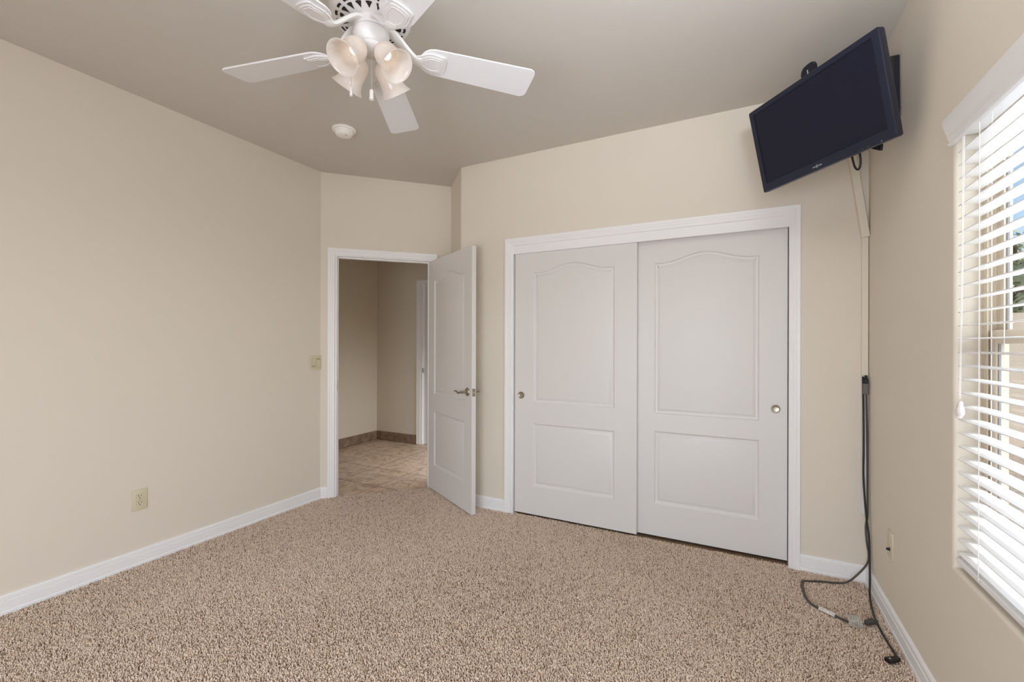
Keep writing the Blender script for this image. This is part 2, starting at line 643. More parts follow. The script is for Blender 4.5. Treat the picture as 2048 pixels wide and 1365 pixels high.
# ------------------------------------------------------------------ baseboards
BB = [(0, 0.0), (0.015, 0.0), (0.015, 0.022), (0.0125, 0.026), (0.0105, 0.027), (0.0125, 0.029), (0.0125, 0.071),
      (0.0095, 0.0735), (0.0115, 0.077), (0.0105, 0.093), (0.007, 0.100), (0.0, 0.101)]
def base(name, path, label):
    bm = bmesh.new()
    bm_sweep(bm, path, BB)
    struct(name, bm, 'trim', label, 'baseboard', smooth=20)
base('baseboard_left', [(L, YB), (L, A2.y), ang(0.054)], 'white grooved baseboard along the long left wall')
base('baseboard_door', [ang(0.965), ang(SLEN), (C2.x, C2.y), (-1.600, D)], 'white baseboard behind the open door, up to the closet frame')
base('baseboard_right', [(0.320, D), (RX, D), (RX, YB)], 'white baseboard round the right corner and under the window')
HB = [(0, 0), (0.011, 0), (0.011, 0.112), (0.009, 0.116), (0, 0.116)]
bm = bmesh.new()
bm_sweep(bm, [(HX, 1.0), (HX, HY), (-3.735, HY)], HB)
struct('baseboard_hall', bm, 'tilebase', 'brown tile skirting round the hall corner', 'baseboard')

# ------------------------------------------------------------------ door casings
CASE = [(0, 0), (0, 0.008), (0.004, 0.011), (0.008, 0.0105), (0.020, 0.0105), (0.023, 0.0125), (0.036, 0.0125), (0.039, 0.0145), (0.052, 0.0165), (0.056, 0.0165), (0.057, 0.014), (0.057, 0)]
def casing(bm, mtx, s0, s1, h, z0=0.0, w=0.057):
    """mitred casing round an opening in local x (along), y (out of wall), z up"""
    k = w / 0.057
    pts = [((s0, z0), (-1, 0)), ((s0, h), (-1, 1)), ((s1, h), (1, 1)), ((s1, z0), (1, 0))]
    rings = []
    for (x, z), (dx, dz) in pts:
        rings.append([bm.verts.new(mtx @ Vector((x + dx * p * k, o, z + dz * p * k))) for p, o in CASE])
    n = len(CASE)
    for a, b in zip(rings, rings[1:]):
        for j in range(n):
            bm.faces.new((a[j], b[j], b[(j + 1) % n], a[(j + 1) % n]))
    bm.faces.new(rings[0])
    bm.faces.new(list(reversed(rings[-1])))

MD = frame((A2.x, A2.y, 0), (DIA.x, DIA.y, 0), (NRM.x, NRM.y, 0), (0, 0, 1))     # door wall frame: x along, y into the room
t1 = struct_empty('trim_1', 'white stepped door casing and jamb round the bedroom doorway', 'door frame')
bm = bmesh.new()
casing(bm, MD, DS0 - 0.0145, DS1 + 0.010, DH + 0.008)
obj('casing', bm, 'trim', t1, smooth=20)
bm = bmesh.new()
bm_box(bm, DS0 - 0.012, DS0, -T - 0.002, 0.001, 0, DH, mtx=MD)
bm_box(bm, DS1, DS1 + 0.012, -T - 0.002, 0.001, 0, DH, mtx=MD)
bm_box(bm, DS0 - 0.012, DS1 + 0.012, -T - 0.002, 0.001, DH, DH + 0.012, mtx=MD)
bm_box(bm, DS0, DS0 + 0.011, -0.075, -0.04, 0, DH, mtx=MD)
bm_box(bm, DS1 - 0.011, DS1, -0.075, -0.04, 0, DH, mtx=MD)
bm_box(bm, DS0 + 0.011, DS1 - 0.011, -0.075, -0.04, DH - 0.011, DH, mtx=MD)
obj('jamb', bm, 'trim', t1)
bm = bmesh.new()
bm_box(bm, DS0 - 0.0005, DS0 + 0.0022, -0.036, -0.002, 0.905, 0.985, mtx=MD)
obj('strike_plate', bm, 'nickel', t1, label='small metal strike plate')

MC = frame((0, D, 0), (1, 0, 0), (0, -1, 0), (0, 0, 1))
t2 = struct_empty('trim_2', 'white stepped casing and header board round the closet', 'door frame')
bm = bmesh.new()
casing(bm, MC, CX0 - 0.010, CX1 - 0.004, 2.052)
obj('casing', bm, 'trim', t2, smooth=20)
bm = bmesh.new()
bm_box(bm, CX0 - 0.012, CX0, -T, 0.0, 0, CZ, mtx=MC)
bm_box(bm, CX1, CX1 + 0.012, -T, 0.0, 0, CZ, mtx=MC)
bm_box(bm, CX0 - 0.012, CX1 + 0.012, -T, 0.0, CZ, CZ + 0.012, mtx=MC)
obj('jamb', bm, 'trim', t2)
obj('header_board', box(CX0, CX1, D - 0.002, D + 0.013, 1.990, CZ + 0.004), 'trim', t2)

MH = frame((0, HY, 0), (1, 0, 0), (0, -1, 0), (0, 0, 1))
t3 = struct_empty('trim_3', 'white door frame in the hall, partly hidden by the open door', 'door frame')
bm = bmesh.new()
casing(bm, MH, -3.672, -2.85, 2.075)
obj('casing', bm, 'trim', t3, smooth=20)
bm = bmesh.new()
bm_box(bm, -3.665, -3.650, -0.11, 0.001, 0, 2.075, mtx=MH)
bm_box(bm, -2.865, -2.85, -0.11, 0.001, 0, 2.075, mtx=MH)
bm_box(bm, -3.665, -2.85, -0.11, 0.001, 2.075, 2.09, mtx=MH)
bm_box(bm, -3.650, -3.638, -0.07, -0.035, 0, 2.075, mtx=MH)
obj('jamb', bm, 'trim', t3)
obj('strike_plate', box(-3.651, -3.6485, HY + 0.008, HY + 0.03, 0.93, 0.99), 'nickel', t3)


# ------------------------------------------------------------------ moulded two-panel doors
def offset_loop(pts, d):
    """inset a closed CCW loop by d (mitred)"""
    n = len(pts)
    out = []
    for i in range(n):
        p0, p1, p2 = Vector(pts[i - 1]), Vector(pts[i]), Vector(pts[(i + 1) % n])
        d0, d1 = (p1 - p0).normalized(), (p2 - p1).normalized()
        n0, n1 = Vector((-d0.y, d0.x)), Vector((-d1.y, d1.x))
        out.append(p1 + (n0 + n1) / (1 + n0.dot(n1)) * d)
    return out


def arch_loop(x0, x1, z0, z1, rise, n=24):
    pts = [(x0, z0), (x1, z0)]
    c, hw = (x0 + x1) / 2, (x1 - x0) / 2
    for k in range(n + 1):
        x = x1 + (x0 - x1) * k / n
        t = abs(x - c) / hw
        t = min(1, t / 0.86)
        pts.append((x, z1 + rise * 0.5 * (1 + math.cos(PI * t))))
    return pts


PROF = [(0.003, -0.0022), (0.0085, -0.0090), (0.016, -0.0105), (0.020, -0.0100), (0.034, -0.0028), (0.037, -0.0024)]


def panel_door(w, z0, z1, th, px0, px1, up, lo, rise, both=False):
    """door leaf: x 0..w, front at y=0 facing -y, back at y=th"""
    bm = bmesh.new()
    loops = [arch_loop(px0, px1, up[0], up[1], rise), [(px0, lo[0]), (px1, lo[0]), (px1, lo[1]), (px0, lo[1])]]
    def face_side(y, sg):
        outer = [bm.verts.new((x, y, z)) for x, z in ((0, z0), (w, z0), (w, z1), (0, z1))]
        edges = [bm.edges.new((outer[i], outer[(i + 1) % 4])) for i in range(4)]
        for lp in loops:
            ring = [bm.verts.new((p[0], y, p[1])) for p in lp]
            edges += [bm.edges.new((ring[i], ring[(i + 1) % len(ring)])) for i in range(len(ring))]
            prev = ring
            for ins, dep in PROF:
                q = offset_loop(lp, ins)
                cur = [bm.verts.new((p.x, y - sg * dep, p.y)) for p in q]
                for i in range(len(cur)):
                    j = (i + 1) % len(cur)
                    bm.faces.new((prev[i], prev[j], cur[j], cur[i]))
                prev = cur
            bm.faces.new(prev)
        bmesh.ops.triangle_fill(bm, use_beauty=True, edges=edges)
        return outer
    f = face_side(0.0, 1)
    if both:
        b = face_side(th, -1)
    else:
        b = [bm.verts.new((x, th, z)) for x, z in ((0, z0), (w, z0), (w, z1), (0, z1))]
        bm.faces.new(b)
    for i in range(4):
        j = (i + 1) % 4
        bm.faces.new((f[i], f[j], b[j], b[i]))
    return bm


def finger_pull(parent, x, z, r=0.027):
    m = frame((x, 0, z), (1, 0, 0), (0, 0, 1), (0, -1, 0))
    o = obj('finger_pull', lathe([(0, 0.0006), (r * 0.62, 0.0006), (r * 0.78, 0.0022), (r * 0.86, 0.0042), (r * 0.95, 0.0042), (r, 0.0022), (r, -0.001), (0, -0.001)], 36, m), 'nickel', parent, smooth=40, label='round brushed nickel finger pull')
    return o


d2 = struct_empty('door_2', 'left sliding closet door, white with arched upper panel, overlapping in front', 'door', (-1.524, D + 0.016, 0))
obj('door_leaf', panel_door(0.917, 0.022, 2.03, 0.032, 0.154, 0.766, (0.862, 1.842), (0.236, 0.706), 0.055), 'door', d2, smooth=25)
finger_pull(d2, 0.053, 0.915)
d3 = struct_empty('door_3', 'right sliding closet door, white with arched upper panel, behind the left one', 'door', (-0.650, D + 0.056, 0))
obj('door_leaf', panel_door(0.912, 0.022, 2.03, 0.032, 0.150, 0.766, (0.838, 1.848), (0.236, 0.722), 0.055), 'door', d3, smooth=25)
finger_pull(d3, 0.852, 0.918)

d4 = struct_empty('door_4', 'closed white door inside the hall door frame', 'door', (-3.650, HY + 0.036, 0))
obj('door_leaf', panel_door(0.785, 0.012, 2.072, 0.035, 0.118, 0.667, (0.862, 1.862), (0.236, 0.706), 0.05), 'door', d4, smooth=25)

# open bedroom door, hinged at the right jamb
dang = R_(-29.2)
hing = Vector((-2.4825, 3.2203, 0))
d1 = struct_empty('door_1', 'white panelled bedroom door standing open into the room', 'door', hing, (0, 0, dang))
DW = 0.806
obj('door_leaf', panel_door(DW, 0.018, 2.044, 0.035, 0.118, DW - 0.118, (0.862, 1.862), (0.236, 0.706), 0.05, both=True), 'door', d1, smooth=25)


def lever(parent, side):
    """side -1: the face towards the camera (y=0), +1: the far face (y=th)"""
    y0 = 0.0 if side < 0 else 0.035
    x, z = DW - 0.066, 0.937
    m = frame((x, y0, z), (1, 0, 0), (0, 0, side * 1.0), (0, side, 0))
    o = obj('door_handle', lathe([(0, 0.012), (0.013, 0.012), (0.026, 0.009), (0.031, 0.004), (0.032, 0.0), (0, 0.0)], 36, m), 'nickel', parent, smooth=40, label='brushed nickel wave lever handle')
    bm = bmesh.new()
    ns = 9
    pts = [(x, y0 + side * 0.010, z), (x, y0 + side * 0.05, z), (x - 0.006, y0 + side * 0.058, z)]
    bm_tube(bm, [pts[0], pts[1]], 0.0105, 16)
    wave = [(0.012, -0.002), (-0.006, 0.0), (-0.022, -0.003), (-0.042, -0.009), (-0.062, -0.006), (-0.082, 0.003), (-0.100, 0.004), (-0.112, 0.0)]
    path = smooth_path([(x + a, y0 + side * 0.055, z + b) for a, b in wave], 5)
    rad = [0.0098 - 0.0042 * i / (len(path) - 1) for i in range(len(path))]
    bm_tube(bm, path, rad, 12, 0.8)
    obj('lever', bm, 'nickel', o, smooth=50)


lever(d1, -1)
lever(d1, 1)
bm = bmesh.new()
bm_box(bm, DW - 0.0005, DW + 0.0014, 0.005, 0.030, 0.908, 0.966, 0.0006, 1)
lp = obj('latch_plate', bm, 'nickel', d1, label='metal latch plate on the door edge')
bm = bmesh.new()
bm_box(bm, DW, DW + 0.011, 0.012, 0.023, 0.930, 0.946, 0.002, 1)
obj('latch_bolt', bm, 'nickel', lp)
for z in (0.25, 1.05, 1.82):
    obj('hinge', tube([(-0.004, 0.040, z - 0.045), (-0.004, 0.040, z + 0.045)], 0.006, 10), 'nickel', d1, smooth=40)

# ------------------------------------------------------------------ window
w1 = struct_empty('window_1', 'tall recessed single hung window behind the white blind', 'window', (RX, 0, 0))
fx0, fx1 = 0.066, 0.122
bm = bmesh.new()
fw = 0.022
bm_box(bm, fx0, fx1, WY1 - fw, WY1 + 0.006, WZ0 - 0.004, WZ1 + 0.004)
bm_box(bm, fx0, fx1, WY0 - 0.006, WY0 + fw, WZ0 - 0.004, WZ1 + 0.004)
bm_box(bm, fx0, fx1, WY0, WY1, WZ1 - fw, WZ1 + 0.004)
bm_box(bm, fx0, fx1, WY0, WY1, WZ0 - 0.004, WZ0 + fw)
# inner track lip
bm_box(bm, fx0 + 0.001, fx0 + 0.005, WY1 - fw - 0.012, WY1 - fw, WZ0 + fw, WZ1 - fw)
bm_box(bm, fx0 + 0.0275, fx0 + 0.0285, WY1 - fw - 0.012, WY1 - fw, WZ0 + fw, WZ1 - fw)
obj('window_frame', bm, 'vinyl', w1)
MZ = 1.325


def sash(name, xa, xb, za, zb, sw):
    bm = bmesh.new()
    y0, y1 = WY0 + fw, WY1 - fw
    bm_box(bm, xa, xb, y1 - sw, y1 - 0.002, za, zb, 0.003, 1)
    bm_box(bm, xa, xb, y0 + 0.002, y0 + sw, za, zb, 0.003, 1)
    bm_box(bm, xa, xb, y0 + sw, y1 - sw, zb - sw * 0.85, zb, 0.003, 1)
    bm_box(bm, xa, xb, y0 + sw, y1 - sw, za, za + sw * 0.85, 0.003, 1)
    o = obj(name, bm, 'vinyl', w1)
    xm = (xa + xb) / 2
    g = box(xm - 0.002, xm + 0.002, y0 + sw - 0.004, y1 - sw + 0.004, za + sw * 0.8, zb - sw * 0.8)
    obj('glass_pane', g, 'glass', o)
    bm = bmesh.new()
    bm_box(bm, xa + 0.004, xa + 0.009, y1 - sw - 0.006, y1 - sw + 0.001, za + sw * 0.8, zb - sw * 0.8)
    obj('gasket', bm, 'gasket', o)
    return o


sash('lower_sash', fx0 + 0.008, fx0 + 0.027, WZ0 + fw, MZ + 0.022, 0.050)
sash('upper_sash', fx0 + 0.029, fx0 + 0.048, MZ - 0.018, WZ1 - fw, 0.042)

# ------------------------------------------------------------------ white blind
wb = thing('window_blind', 'white horizontal slatted blind with valance hanging in the window on the right', 'blind', (RX, 0, 2.03))
SY0, SY1 = WY0 + 0.016, 1.941
# valance: crown profile (x towards room is negative), swept along y with a mitred return at the end
VP = [(-0.006, -0.078), (-0.017, -0.078), (-0.0205, -0.074), (-0.0205, -0.070), (-0.016, -0.067), (-0.016, -0.064), (-0.0195, -0.060),
      (-0.0215, -0.045), (-0.0215, -0.040), (-0.0235, -0.036), (-0.029, -0.012), (-0.032, 0.003), (-0.031, 0.010), (-0.026, 0.013), (-0.008, 0.013), (-0.006, 0.010)]
bm = bmesh.new()
rings = []
ya, yb = WY0 - 0.0, 1.944
for y, ret in ((ya, -1), (yb, 1)):
    rings.append([bm.verts.new((x, y + ret * max(0, (-x - 0.016)) * 0.8, z)) for x, z in VP])
n = len(VP)
for j in range(n):
    bm.faces.new((rings[0][j], rings[1][j], rings[1][(j + 1) % n], rings[0][(j + 1) % n]))
bm.faces.new(rings[0])
bm.faces.new(list(reversed(rings[1])))
obj('valance', bm, 'slat', wb, smooth=30)
obj('head_rail', box(0.002, 0.056, SY0, SY1, -0.050, -0.006), 'slat', wb)
bm = bmesh.new()
zt = 1.928 - 2.03
pitch = 0.0433
nsl = 31
for k in range(nsl):
    z = zt - k * pitch
    nx = 4
    for y in (SY0, SY1):
        pass
    top = []
    bot = []
    for i in range(nx + 1):
        t = i / nx
        x = 0.005 + 0.050 * t
        crown = 0.0022 * (1 - (2 * t - 1) ** 2) + (t - 0.5) * 0.0025
        top.append((x, z + crown))
        bot.append((x, z + crown - 0.0027))
    prof = top + bot[::-1]
    a = [bm.verts.new((x, SY0, zz)) for x, zz in prof]
    b = [bm.verts.new((x, SY1, zz)) for x, zz in prof]
    m_ = len(prof)
    for j in range(m_):
        bm.faces.new((a[j], b[j], b[(j + 1) % m_], a[(j + 1) % m_]))
    bm.faces.new(a)
    bm.faces.new(list(reversed(b)))
obj('slats', bm, 'slat', wb, smooth=30)
zbr = zt - (nsl - 1) * pitch - 0.026
obj('bottom_rail', box(0.004, 0.056, SY0, SY1, zbr - 0.010, zbr + 0.008, 0.003, 2), 'slat', wb)
for y in (1.795, 1.25, 0.72):
    bm = bmesh.new()
    for x in (0.0032, 0.0568):
        bm_tube(bm, [(x, y, -0.05), (x, y, zbr)], 0.0011, 6)
    bm_tube(bm, [(0.030, y, -0.05), (0.030, y, zbr)], 0.0010, 6)
    for k in range(nsl):
        z = zt - k * pitch - 0.0012
        bm_tube(bm, [(0.0032, y + 0.004, z), (0.0568, y + 0.004, z + 0.001)], 0.0006, 4)
    obj('ladder_cord', bm, 'cordwhite', wb)
bm = bmesh.new()
for dy in (0.0, 0.008):
    bm_tube(bm, smooth_path([(-0.004, 1.872 + dy * 1.3, -0.07), (-0.005, 1.878 + dy, -0.5), (-0.006, 1.890 + dy, -0.90)], 4), 0.0011, 6)
pc = obj('pull_cord', bm, 'cordwhite', wb)
bm = bmesh.new()
for dy, dz in ((0, 0), (0.011, -0.008)):
    m = Matrix.Translation((-0.006, 1.888 + dy, -0.905 + dz))
    bm_lathe(bm, [(0.002, 0.0), (0.006, -0.004), (0.0065, -0.016), (0.010, -0.024), (0.0105, -0.040), (0.007, -0.048), (0, -0.048)], 14, m)
obj('tassel', bm, 'tassel', pc, smooth=40)

# ------------------------------------------------------------------ ceiling fan
FC = (-1.264, 1.277, H)
fan = thing('ceiling_fan', 'white five blade ceiling fan with four glass light shades', 'ceiling fan', FC)
obj('canopy', lathe([(0.0, 0.0), (0.072, 0.0), (0.074, -0.012), (0.066, -0.036), (0.03, -0.05), (0.028, -0.085), (0.0, -0.085)], 40), 'fan', fan, smooth=40)
obj('motor_housing', lathe([(0.0, -0.075), (0.06, -0.075), (0.105, -0.088), (0.138, -0.108), (0.150, -0.135), (0.152, -0.165), (0.150, -0.184), (0.144, -0.193), (0.135, -0.1955),
                            (0.075, -0.2050), (0.070, -0.206), (0.0, -0.206)], 60), 'fan', fan, smooth=35)
# dark faces under the housing, painted as shade inside the vents
bm = bmesh.new()
def cone_z(r):
    return -0.1955 - (0.135 - r) / 0.060 * 0.0095 - 0.0006
nv = 18
for k in range(nv):
    a0 = 2 * PI * (k + 0.5) / nv
    def pt(r, da):
        a = a0 + da * 1.22
        return bm.verts.new((r * math.cos(a), r * math.sin(a), cone_z(r)))
    # wedge narrowing inwards
    wp = [(0.083, 0.0), (0.100, -0.055), (0.108, -0.085), (0.112, -0.080), (0.1135, 0.0), (0.112, 0.080), (0.108, 0.085), (0.100, 0.055)]
    bm.faces.new([pt(r, da) for r, da in wp])
    wp = [(0.1205, -0.080), (0.1275, -0.085), (0.130, -0.070), (0.131, 0.0), (0.130, 0.070), (0.1275, 0.085), (0.1205, 0.080), (0.122, 0.0)]
    bm.faces.new([pt(r, da) for r, da in wp])
obj('vent_opening_shade', bm, 'slot', fan, label='dark wedge shapes painted as shade in the motor vents')
obj('flywheel', lathe([(0.0, -0.205), (0.064, -0.205), (0.066, -0.210), (0.066, -0.232), (0.062, -0.236), (0.0, -0.236)], 48), 'fan', fan, smooth=40)
obj('switch_housing', lathe([(0.0, -0.237), (0.058, -0.237), (0.067, -0.242), (0.0685, -0.250), (0.067, -0.262), (0.060, -0.276), (0.052, -0.286), (0.052, -0.292), (0.0, -0.292)], 48), 'fan', fan, smooth=40)
obj('light_fitter', lathe([(0.0, -0.291), (0.050, -0.291), (0.054, -0.297), (0.052, -0.308), (0.040, -0.317), (0.018, -0.322), (0.012, -0.326), (0.0, -0.327)], 40), 'fan', fan, smooth=40)

BZ = -0.300
pit = -0.203
def blade_outline():
    pts = []
    r0, r1, w0, w1 = 0.185, 0.662, 0.063, 0.076
    # root: rounded
    nn = 14
    for k in range(nn + 1):
        a = PI / 2 + PI * k / nn
        pts.append((r0 + 0.055 + 0.055 * math.cos(a), w0 * math.sin(a) * 1.0))
    # tip: rounded corners
    rc = 0.024
    for cx, cy, a0 in ((r1 - rc, -w1 + rc, -PI / 2), (r1 - rc, w1 - rc, 0)):
        for k in range(7):
            a = a0 + PI / 2 * k / 6
            pts.append((cx + rc * math.cos(a), cy + rc * math.sin(a)))
    return pts
def shield(sc=1.0):
    pts = []
    for x, y in [(0.165, 0.018), (0.185, 0.026), (0.205, 0.041), (0.225, 0.047), (0.245, 0.046), (0.262, 0.042), (0.277, 0.043)]:
        pts.append((x, y))
    tip = [(0.284, 0.036), (0.288, 0.02), (0.289, 0.0)]
    half = pts + tip
    full = half + [(x, -y) for x, y in reversed(half[:-1])]
    cx = 0.235
    return [((x - cx) * sc + cx, y * sc) for x, y in full]
bo = blade_outline()
for k in range(5):
    th = R_(47.3 + 72 * k)
    rot = Matrix.Rotation(th, 4, 'Z')
    tilt = rot @ Matrix.Translation((0, 0, BZ)) @ Matrix.Rotation(pit, 4, 'X')
    bm = bmesh.new()
    bm_prism(bm, bo, -0.0030, 0.0030)
    bmesh.ops.bevel(bm, geom=[e for e in bm.edges if abs(e.verts[0].co.z - e.verts[1].co.z) < 1e-6], offset=0.0012, segments=1, affect='EDGES')
    for v in bm.verts:
        v.co = tilt @ v.co
    obj('blade', bm, 'blade', fan)
    bm = bmesh.new()
    # arm from the flywheel out and down to the shield plate under the blade
    path = smooth_path([(0.055, 0, -0.222), (0.080, 0, -0.226), (0.110, 0, -0.250), (0.140, 0, -0.281), (0.170, 0, BZ - 0.0075), (0.195, 0, BZ - 0.0075)], 4)
    ring_w = [0.030 - 0.010 * min(1, i / 12) for i in range(len(path))]
    pr = None
    nP = len(path)
    for i, p in enumerate(path):
        t = (path[min(i + 1, nP - 1)] - path[max(i - 1, 0)]).normalized()
        up = Vector((0, 1, 0)).cross(t) * -1
        w = ring_w[i]
        pb = min(1.0, max(0.0, (i - nP * 0.5) / (nP * 0.5))) * pit
        yv = Vector((0, math.cos(pb), math.sin(pb)))
        cur = [bm.verts.new(rot @ (p + yv * sx * w + up * sz * 0.0085)) for sx, sz in ((-1, -0.6), (-0.6, -1), (0.6, -1), (1, -0.6), (1, 0.6), (0.6, 1), (-0.6, 1), (-1, 0.6))]
        if pr:
            for j in range(8):
                bm.faces.new((pr[j], pr[(j + 1) % 8], cur[(j + 1) % 8], cur[j]))
        else:
            bm.faces.new(cur)
        pr = cur
    bm.faces.new(list(reversed(pr)))
    # shield
    for sc, za, zb in ((1.0, -0.0105, -0.0036), (0.80, -0.0135, -0.0104)):
        bm_prism(bm, shield(sc), za, zb, tilt)
    prev = shield(0.62)
    for j in range(len(prev)):
        pass
    bm_tube(bm, [tilt @ Vector((x, y, -0.0138)) for x, y in shield(0.60)], 0.0014, 6, closed=True)
    obj('blade_arm', bm, 'fan', fan, smooth=35)

# four shades
SHP = [(0.0185, 0.000), (0.026, 0.004), (0.035, 0.013), (0.041, 0.026), (0.0440, 0.042), (0.0445, 0.058), (0.0440, 0.074), (0.0450, 0.090), (0.0490, 0.104), (0.0555, 0.116), (0.0625, 0.125)]
for k in range(4):
    a = R_(-92.5 + 90 * k)
    out = Vector((math.cos(a), math.sin(a), 0))
    p0 = out * 0.052 + Vector((0, 0, -0.318))
    p1 = out * 0.135 + Vector((0, 0, -0.411))
    ax = (p1 - p0).normalized()
    sx = ax.cross(Vector((0, 0, 1))).normalized()
    m = frame(p0, sx, ax.cross(sx), ax)
    ar = obj('light_arm', lathe([(0.0, -0.030), (0.014, -0.030), (0.015, -0.004), (0.021, 0.0), (0.0235, 0.004), (0.0235, 0.010), (0.0, 0.010)], 24, m), 'fan', fan, smooth=40)
    inner = [(r - 0.0028, z + 0.0008) for r, z in reversed(SHP)]
    bm = lathe(SHP + [(0.0620, 0.1262)] + inner, 44, m)
    sh = obj('lamp_shade', bm, 'shade', fan, smooth=60, label='frosted alabaster glass bell shade')
    obj('bulb', lathe([(0.0, 0.010), (0.010, 0.010), (0.011, 0.018), (0.016, 0.030), (0.0185, 0.040), (0.016, 0.050), (0.009, 0.057), (0.0, 0.058)], 24, m), 'bulb', sh, smooth=60, label='lit bulb')

def bead_chain(parent, x, y, z0, z1, zb, k=1.0):
    bm = bmesh.new()
    n = int((z0 - z1) / 0.0042)
    for i in range(n):
        bmesh.ops.create_icosphere(bm, subdivisions=1, radius=0.0016, matrix=Matrix.Translation((x, y, z0 - (i + 0.5) * 0.0042)))
    bm_tube(bm, [(x, y, z0), (x, y, z1)], 0.0006, 5)
    o = obj('pull_chain', bm, 'chain', parent)
    obj('chain_knob', lathe([(0.0, z1 + 0.001), (0.003 * k, z1), (0.0052 * k, z1 - 0.006), (0.0052 * k, zb + 0.008), (0.0058 * k, zb), (0.003 * k, zb - 0.001), (0.0, zb + 0.004)], 14, Matrix.Translation((x, y, 0))), 'white', o, smooth=40)
bead_chain(fan, 0.022, -0.020, -0.325, -0.474, -0.512, 1.5)
bead_chain(fan, -0.040, -0.062, -0.276, -0.470, -0.503)

# ------------------------------------------------------------------ smoke detector
sd = thing('smoke_detector', 'round white smoke detector on the ceiling left of the fan', 'smoke detector', (-2.357, 2.136, H))
obj('mounting_base', lathe([(0.0, 0.0), (0.076, 0.0), (0.077, -0.008), (0.073, -0.013), (0.062, -0.014), (0.0, -0.014)], 44), 'detector', sd, smooth=35)
obj('sensor_cover', lathe([(0.059, -0.012), (0.059, -0.018), (0.056, -0.020), (0.056, -0.024), (0.0575, -0.027), (0.055, -0.036), (0.049, -0.042), (0.035, -0.046), (0.0, -0.047)], 44), 'detector', sd, smooth=30)
obj('test_button', lathe([(0.0, -0.0485), (0.005, -0.048), (0.006, -0.044), (0, -0.044)], 14, Matrix.Translation((0.028, -0.006, 0.0015))), 'dotted', sd, smooth=40)

# ------------------------------------------------------------------ television on its corner bracket
tvc = Vector((0.297, 2.430, 2.3167))
r_ = Vector((0.650, -0.760, 0.0)).normalized()
n_ = Vector((-0.740, -0.633, -0.228)).normalized()
u_ = n_.cross(r_).normalized()
r_ = u_.cross(n_).normalized()
rol = 0.005
MT = frame(tvc, r_ * math.cos(rol) + u_ * math.sin(rol), -n_, u_ * math.cos(rol) - r_ * math.sin(rol))   # x right, y away from viewer, z up
tv = thing('television', 'black flat television tilted down in the upper right corner', 'television')
tv.matrix_world = MT
TW, TH = 0.330, 0.2112
bm = bmesh.new()
# bezel: front ring with a shallow step to the screen
sx0, sx1, sz0, sz1 = -0.302, 0.302, -0.170, 0.188
def rrect(x0, x1, z0, z1, r, n=5):
    pts = []
    for cx, cz, a0 in ((x1 - r, z0 + r, -PI / 2), (x1 - r, z1 - r, 0), (x0 + r, z1 - r, PI / 2), (x0 + r, z0 + r, PI)):
        for k in range(n + 1):
            a = a0 + PI / 2 * k / n
            pts.append((cx + r * math.cos(a), cz + r * math.sin(a)))
    return pts
loops = [(rrect(-TW + 0.004, TW - 0.004, -TH + 0.004, TH - 0.004, 0.006), 0.040), (rrect(-TW, TW, -TH, TH, 0.008), 0.030), (rrect(-TW, TW, -TH, TH, 0.008), 0.004), (rrect(-TW + 0.003, TW - 0.003, -TH + 0.003, TH - 0.003, 0.006), 0.0),
         (rrect(sx0, sx1, sz0, sz1, 0.002), 0.0), (rrect(sx0 + 0.001, sx1 - 0.001, sz0 + 0.001, sz1 - 0.001, 0.002), 0.006)]
prev = None
for lp_, y in loops:
    cur = [bm.verts.new((x, y, z)) for x, z in lp_]
    if prev:
        for j in range(len(cur)):
            bm.faces.new((prev[j], prev[(j + 1) % len(cur)], cur[(j + 1) % len(cur)], cur[j]))
    else:
        bm.faces.new(cur)
    prev = cur
bm.faces.new(list(reversed(prev)))
obj('bezel', bm, 'tvframe', tv, smooth=30)
obj('screen', box(sx0 + 0.002, sx1 - 0.002, 0.003, 0.0058, sz0 + 0.002, sz1 - 0.002), 'screen', tv)
bm = bmesh.new()
for (xa, xb, za, zb) in ((sx0, sx0 + 0.004, sz0, sz1), (sx0, sx1, sz1 - 0.004, sz1)):
    bm_box(bm, xa, xb, 0.0010, 0.0029, za, zb)
obj('screen_edge', bm, 'tvedge', tv)
obj('back_shell', box(-0.22, 0.22, 0.0385, 0.0465, -0.15, 0.14, 0.003, 2), 'tvframe', tv)
# maker's lettering below the screen
def text_bm(txt, size):
    cu = bpy.data.curves.new('lettering', 'FONT')
    cu.body = txt
    cu.size = size
    cu.extrude = 0.0003
    cu.align_x = 'CENTER'
    to = bpy.data.objects.new('lettering', cu)
    C.objects.link(to)
    dg = bpy.context.evaluated_depsgraph_get()
    me = bpy.data.meshes.new_from_object(to.evaluated_get(dg))
    bm = bmesh.new()
    bm.from_mesh(me)
    bpy.data.objects.remove(to)
    bpy.data.meshes.remove(me)
    return bm
bm = bmesh.new()
for txt, cx, wd in (('INS', -0.0235, 0.0185), ('GNIA', 0.0030, 0.0235)):
    tb = text_bm(txt, 0.0095)
    xs = [v.co.x for v in tb.verts]
    k = wd / (max(xs) - min(xs))
    mid = (max(xs) + min(xs)) / 2
    me = bpy.data.meshes.new('tmp')
    for v in tb.verts:
        v.co = Vector(((v.co.x - mid) * k + cx, -0.0004 + v.co.z, v.co.y - 0.1965))
    tb.to_mesh(me)
    bm.from_mesh(me)
    tb.free()
    bpy.data.meshes.remove(me)
bm_box(bm, -0.0126, -0.0106, -0.0008, 0.0, -0.2020, -0.1850)
obj('logo', bm, 'logo', tv, label='small silver lettering')
bm = bmesh.new()
for x in (0.181, 0.197, 0.220):
    bm_box(bm, x - 0.0016, x + 0.0016, -0.0006, 0.0005, -0.2058, -0.2030)
obj('control_marks', bm, 'dotted', tv)
obj('power_light', box(0.271, 0.2745, -0.0008, 0.0005, -0.2065, -0.2035), 'logo', tv)

